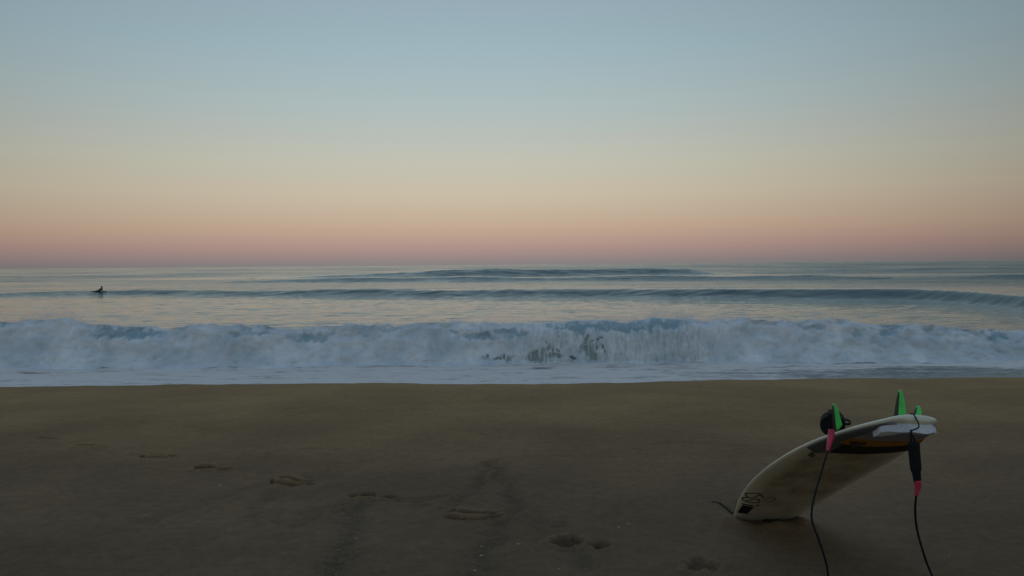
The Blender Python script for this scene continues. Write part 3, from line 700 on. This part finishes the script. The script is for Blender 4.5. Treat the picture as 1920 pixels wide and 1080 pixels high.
lo_ = lc + (np.cos(a2) * .019)[:, None] * (ax1 * .95 + ax2 * -.25) + (np.sin(a2) * .010)[:, None] * (ax2 * .9 + ax1 * .5)
strap('strap_loop', lo_, .022, .004, axn, m_neo, cuff)
wpart(tube('swivel', catmull([at(1559, 806, 3.50), at(1558, 818, 3.49), at(1554.5, 833, 3.46), at(1551.5, 848, 3.44)], 8), np.interp(np.linspace(0, 1, 25), [0, .35, .7, 1], [.0125, .0135, .0095, .0055]), m_red, leash, 14))

# ------------------------------------------------------------------ small things on the sand
def stick(name, pts, r0, m, label, cat, lift=.004):
    P = np.array([ground_pt(*p) for p in pts])
    for q in P: q[2] = sand_z(q[0], q[1]) + lift
    P = catmull(P, 8); rad = r0 * (1 - .55 * np.linspace(0, 1, len(P))) * (1 + .25 * np.sin(np.arange(len(P)) * 1.7))
    o = tube(name, P - P[0], rad, m, None, 8); o.location = P[0]; return tag(o, label, cat)
stick('twig', [(1374, 971), (1364, 966), (1350, 962), (1347, 956), (1334, 946)], .0062, m_twig, 'dark crooked twig lying on the sand beside the surfboard nose', 'twig')
stick('crack_shadow_strip', [(1425, 978), (1437, 982), (1450, 983), (1463, 981)], .009, m_crack_shadow, 'black strip painted as shadowed crack under the buried end of the surfboard', 'crack_shadow', .006)  # dark tube added to paint the shadow gap where the nose enters
g = ground_pt(687, 928); zg = sand_z(g[0], g[1])
o = tube('twig', np.array([(0, 0, -.01), (.001, .003, .015), (-.003, .004, .04)]), np.array([.004, .0035, .002]), m_twig, None, 8); o.location = (g[0], g[1], zg)
tag(o, 'tiny dark stick standing upright in a footprint in the sand', 'twig')
SH = [(275, 972), (413, 908), (727, 896), (667, 1005), (645, 957), (637, 1022), (630, 1070), (595, 1078), (903, 1026), (902, 1041), (955, 1050), (1048, 1068), (972, 1025), (1177, 983), (1160, 990), (1060, 962), (985, 942), (1092, 1007), (1158, 817), (1301, 749), (888, 870), (1780, 1045), (1512, 992), (1100, 1062), (890, 1070)]
def shell_mesh(seed):
    r = np.random.default_rng(seed); bm = bmesh.new()
    bmesh.ops.create_icosphere(bm, subdivisions=2, radius=1)
    k = r.uniform(.7, 1.3, 3)
    for v in bm.verts:
        q = v.co; fan = 1 + .25 * math.cos(5 * math.atan2(q.y, q.x)); v.co = Vector((q.x * .0075 * k[0] * fan, q.y * .006 * k[1] * fan, max(q.z, -.3) * .0035 * k[2]))
    me = bpy.data.meshes.new('shell_fragment'); bm.to_mesh(me); bm.free(); me.materials.append(m_shellbit)
    for p in me.polygons: p.use_smooth = True
    return me
sms = [shell_mesh(k) for k in range(4)]
for k, (px_, py_) in enumerate(SH):
    g = ground_pt(px_, py_); o = new_obj('shell_fragment', sms[k % 4]); sc_ = .55 + .6 * rs.random()
    o.location = (g[0], g[1], sand_z(g[0], g[1]) + .002); o.rotation_euler = (rs.normal(0, .2), rs.normal(0, .2), rs.uniform(0, 6)); o.scale = (sc_,) * 3
    tag(o, 'tiny pale shell fragment lying on the dark beach sand', 'shell', 'shell fragments scattered on the sand')
# coarse dark grit along the drag marks
gp = []
for pl, hw_, st_, dp in STREAKS:
    pts = [ground_pt(*p)[:2] for p in pl]
    for a, c in zip(pts[:-1], pts[1:]):
        nn = int(np.linalg.norm(c - a) * 200 * st_ ** 1.5)
        q = a + rs.random((nn, 1)) * (c - a) + rs.normal(0, hw_ * .7, (nn, 2)); gp.append(q)
gp = np.vstack(gp); gz, _ = sand_h(gp[:, 0].copy(), gp[:, 1].copy()); n = len(gp); rad = rs.uniform(.001, .0035, n) * rs.uniform(.6, 1.2, n)
V = (np.stack([gp[:, 0], gp[:, 1], gz + rad * .3], 1)[:, None] + rad[:, None, None] * (octv * (1, 1, .7))[None] * rs.uniform(.7, 1.3, (n, 6, 1))).reshape(-1, 3)
Fc = (octf[None] + 6 * np.arange(n)[:, None, None]).reshape(-1, 3)
grit_o = mesh_np('beach_grit', V, Fc, m_grit, smooth=False); tag(grit_o, 'coarse dark grit gathered along shallow drag marks in the sand', 'grit', kind='stuff')

# ------------------------------------------------------------------ person paddling out at sea
d = ray(191, 546); yq = np.linspace(60, 160, 4000); P = EYE + d[None] * (yq / d[1])[:, None]
zq = sea_z(P[:, 0].copy(), P[:, 1].copy()); ip = int(np.argmax(P[:, 2] < zq)) if (P[:, 2] < zq).any() else int(np.argmin(abs(yq - 95)))
pp = P[ip]; zsea = float(zq[ip])
person = empty('person', (pp[0], pp[1], zsea - .07)); person.scale = (.92,) * 3; tag(person, 'person in a black wetsuit paddling prone with raised chest far out at sea', 'person')
def skin(name, verts, edges, radii, m, parent, root=0):
    me = bpy.data.meshes.new(name); me.from_pydata(verts, edges, []); me.update()
    o = new_obj(name, me, parent); md = o.modifiers.new('skin', 'SKIN')
    for k, r in enumerate(radii):
        q = me.skin_vertices[0].data[k]; q.radius = (r, r) if not isinstance(r, tuple) else r; q.use_root = k == root
    sb = o.modifiers.new('sub', 'SUBSURF'); sb.levels = 2; sb.render_levels = 2; me.materials.append(m); return o
# lies prone, chest arched up, facing +x (to the right of the photo); origin at the water line under the chest
vb = [(-.46, 0, .08), (-.32, 0, .14), (-.17, 0, .26), (-.06, 0, .38), (-.02, 0, .46), (.01, 0, .53), (.03, 0, .59),
      (-.08, .17, .35), (-.02, .27, .15), (.14, .26, -.06), (.20, .25, -.10),
      (-.08, -.17, .35), (-.02, -.27, .15), (.14, -.26, -.06), (.20, -.25, -.10),
      (-.64, .10, .07), (-.94, .11, .05), (-1.30, .10, .04), (-1.42, .10, .03),
      (-.64, -.10, .07), (-.94, -.11, .05), (-1.30, -.10, .04), (-1.42, -.10, .03)]
eb = [(0, 1), (1, 2), (2, 3), (3, 4), (4, 5), (5, 6), (3, 7), (7, 8), (8, 9), (9, 10), (3, 11), (11, 12), (12, 13), (13, 14), (0, 15), (15, 16), (16, 17), (17, 18), (0, 19), (19, 20), (20, 21), (21, 22)]
rb = [.135, .125, .15, .13, .06, .085, .075, .07, .05, .038, .035, .07, .05, .038, .035, .095, .07, .05, .035, .095, .07, .05, .035]
body = skin('person_body', vb, eb, rb, m_wet, person)
bm = bmesh.new(); bmesh.ops.create_icosphere(bm, subdivisions=3, radius=1)
for v in bm.verts:
    q = v.co; f_ = 1 - .35 * max(0, q.x) * max(0, -q.z + .3)
    v.co = Vector((q.x * .105 * f_ + .005, q.y * .088, q.z * .110 + .585))
me = bpy.data.meshes.new('hair'); bm.to_mesh(me); bm.free(); me.materials.append(m_hair)
for p in me.polygons: p.use_smooth = True
new_obj('hair', me, person)
# the small board under the person, nose to the right
sb_ = empty('surfboard', (pp[0] - .95, pp[1], zsea - .11)); sb_.rotation_euler = (0, R_(1), R_(180))
tag(sb_, 'dark low surfboard under the person paddling far out at sea', 'surfboard')
s_ = np.linspace(.002, 1, 40); Sg = np.repeat(s_[:, None], 20, 1); th = np.linspace(0, 2 * np.pi, 20, endpoint=False)
hwS = .26 * np.sin(np.pi * np.clip(.02 + .9 * s_, 0, 1)) ** .6; Vx = -1.45 + Sg * 1.95
Vv = np.stack([Vx, hwS[:, None] * np.cos(th), .035 * np.sin(th) * np.sin(np.pi * np.clip(.05 + .9 * Sg, 0, 1)) ** .4 + .10 * np.clip((.5 - Sg) / .5, 0, 1) ** 2.2], -1).reshape(-1, 3)
I = np.arange(40 * 20).reshape(40, 20); Fc = np.stack([I[:-1], I[1:], np.roll(I, -1, 1)[1:], np.roll(I, -1, 1)[:-1]], -1).reshape(-1, 4)
mesh_np('board_shell', Vv, Fc, mat('dark_board', (.06, .06, .06), .4), sb_)
print('sand verts', len(sand.data.vertices), 'sea', len(sea.data.vertices), 'wave', len(wave.data.vertices), 'person at', pp, zsea)
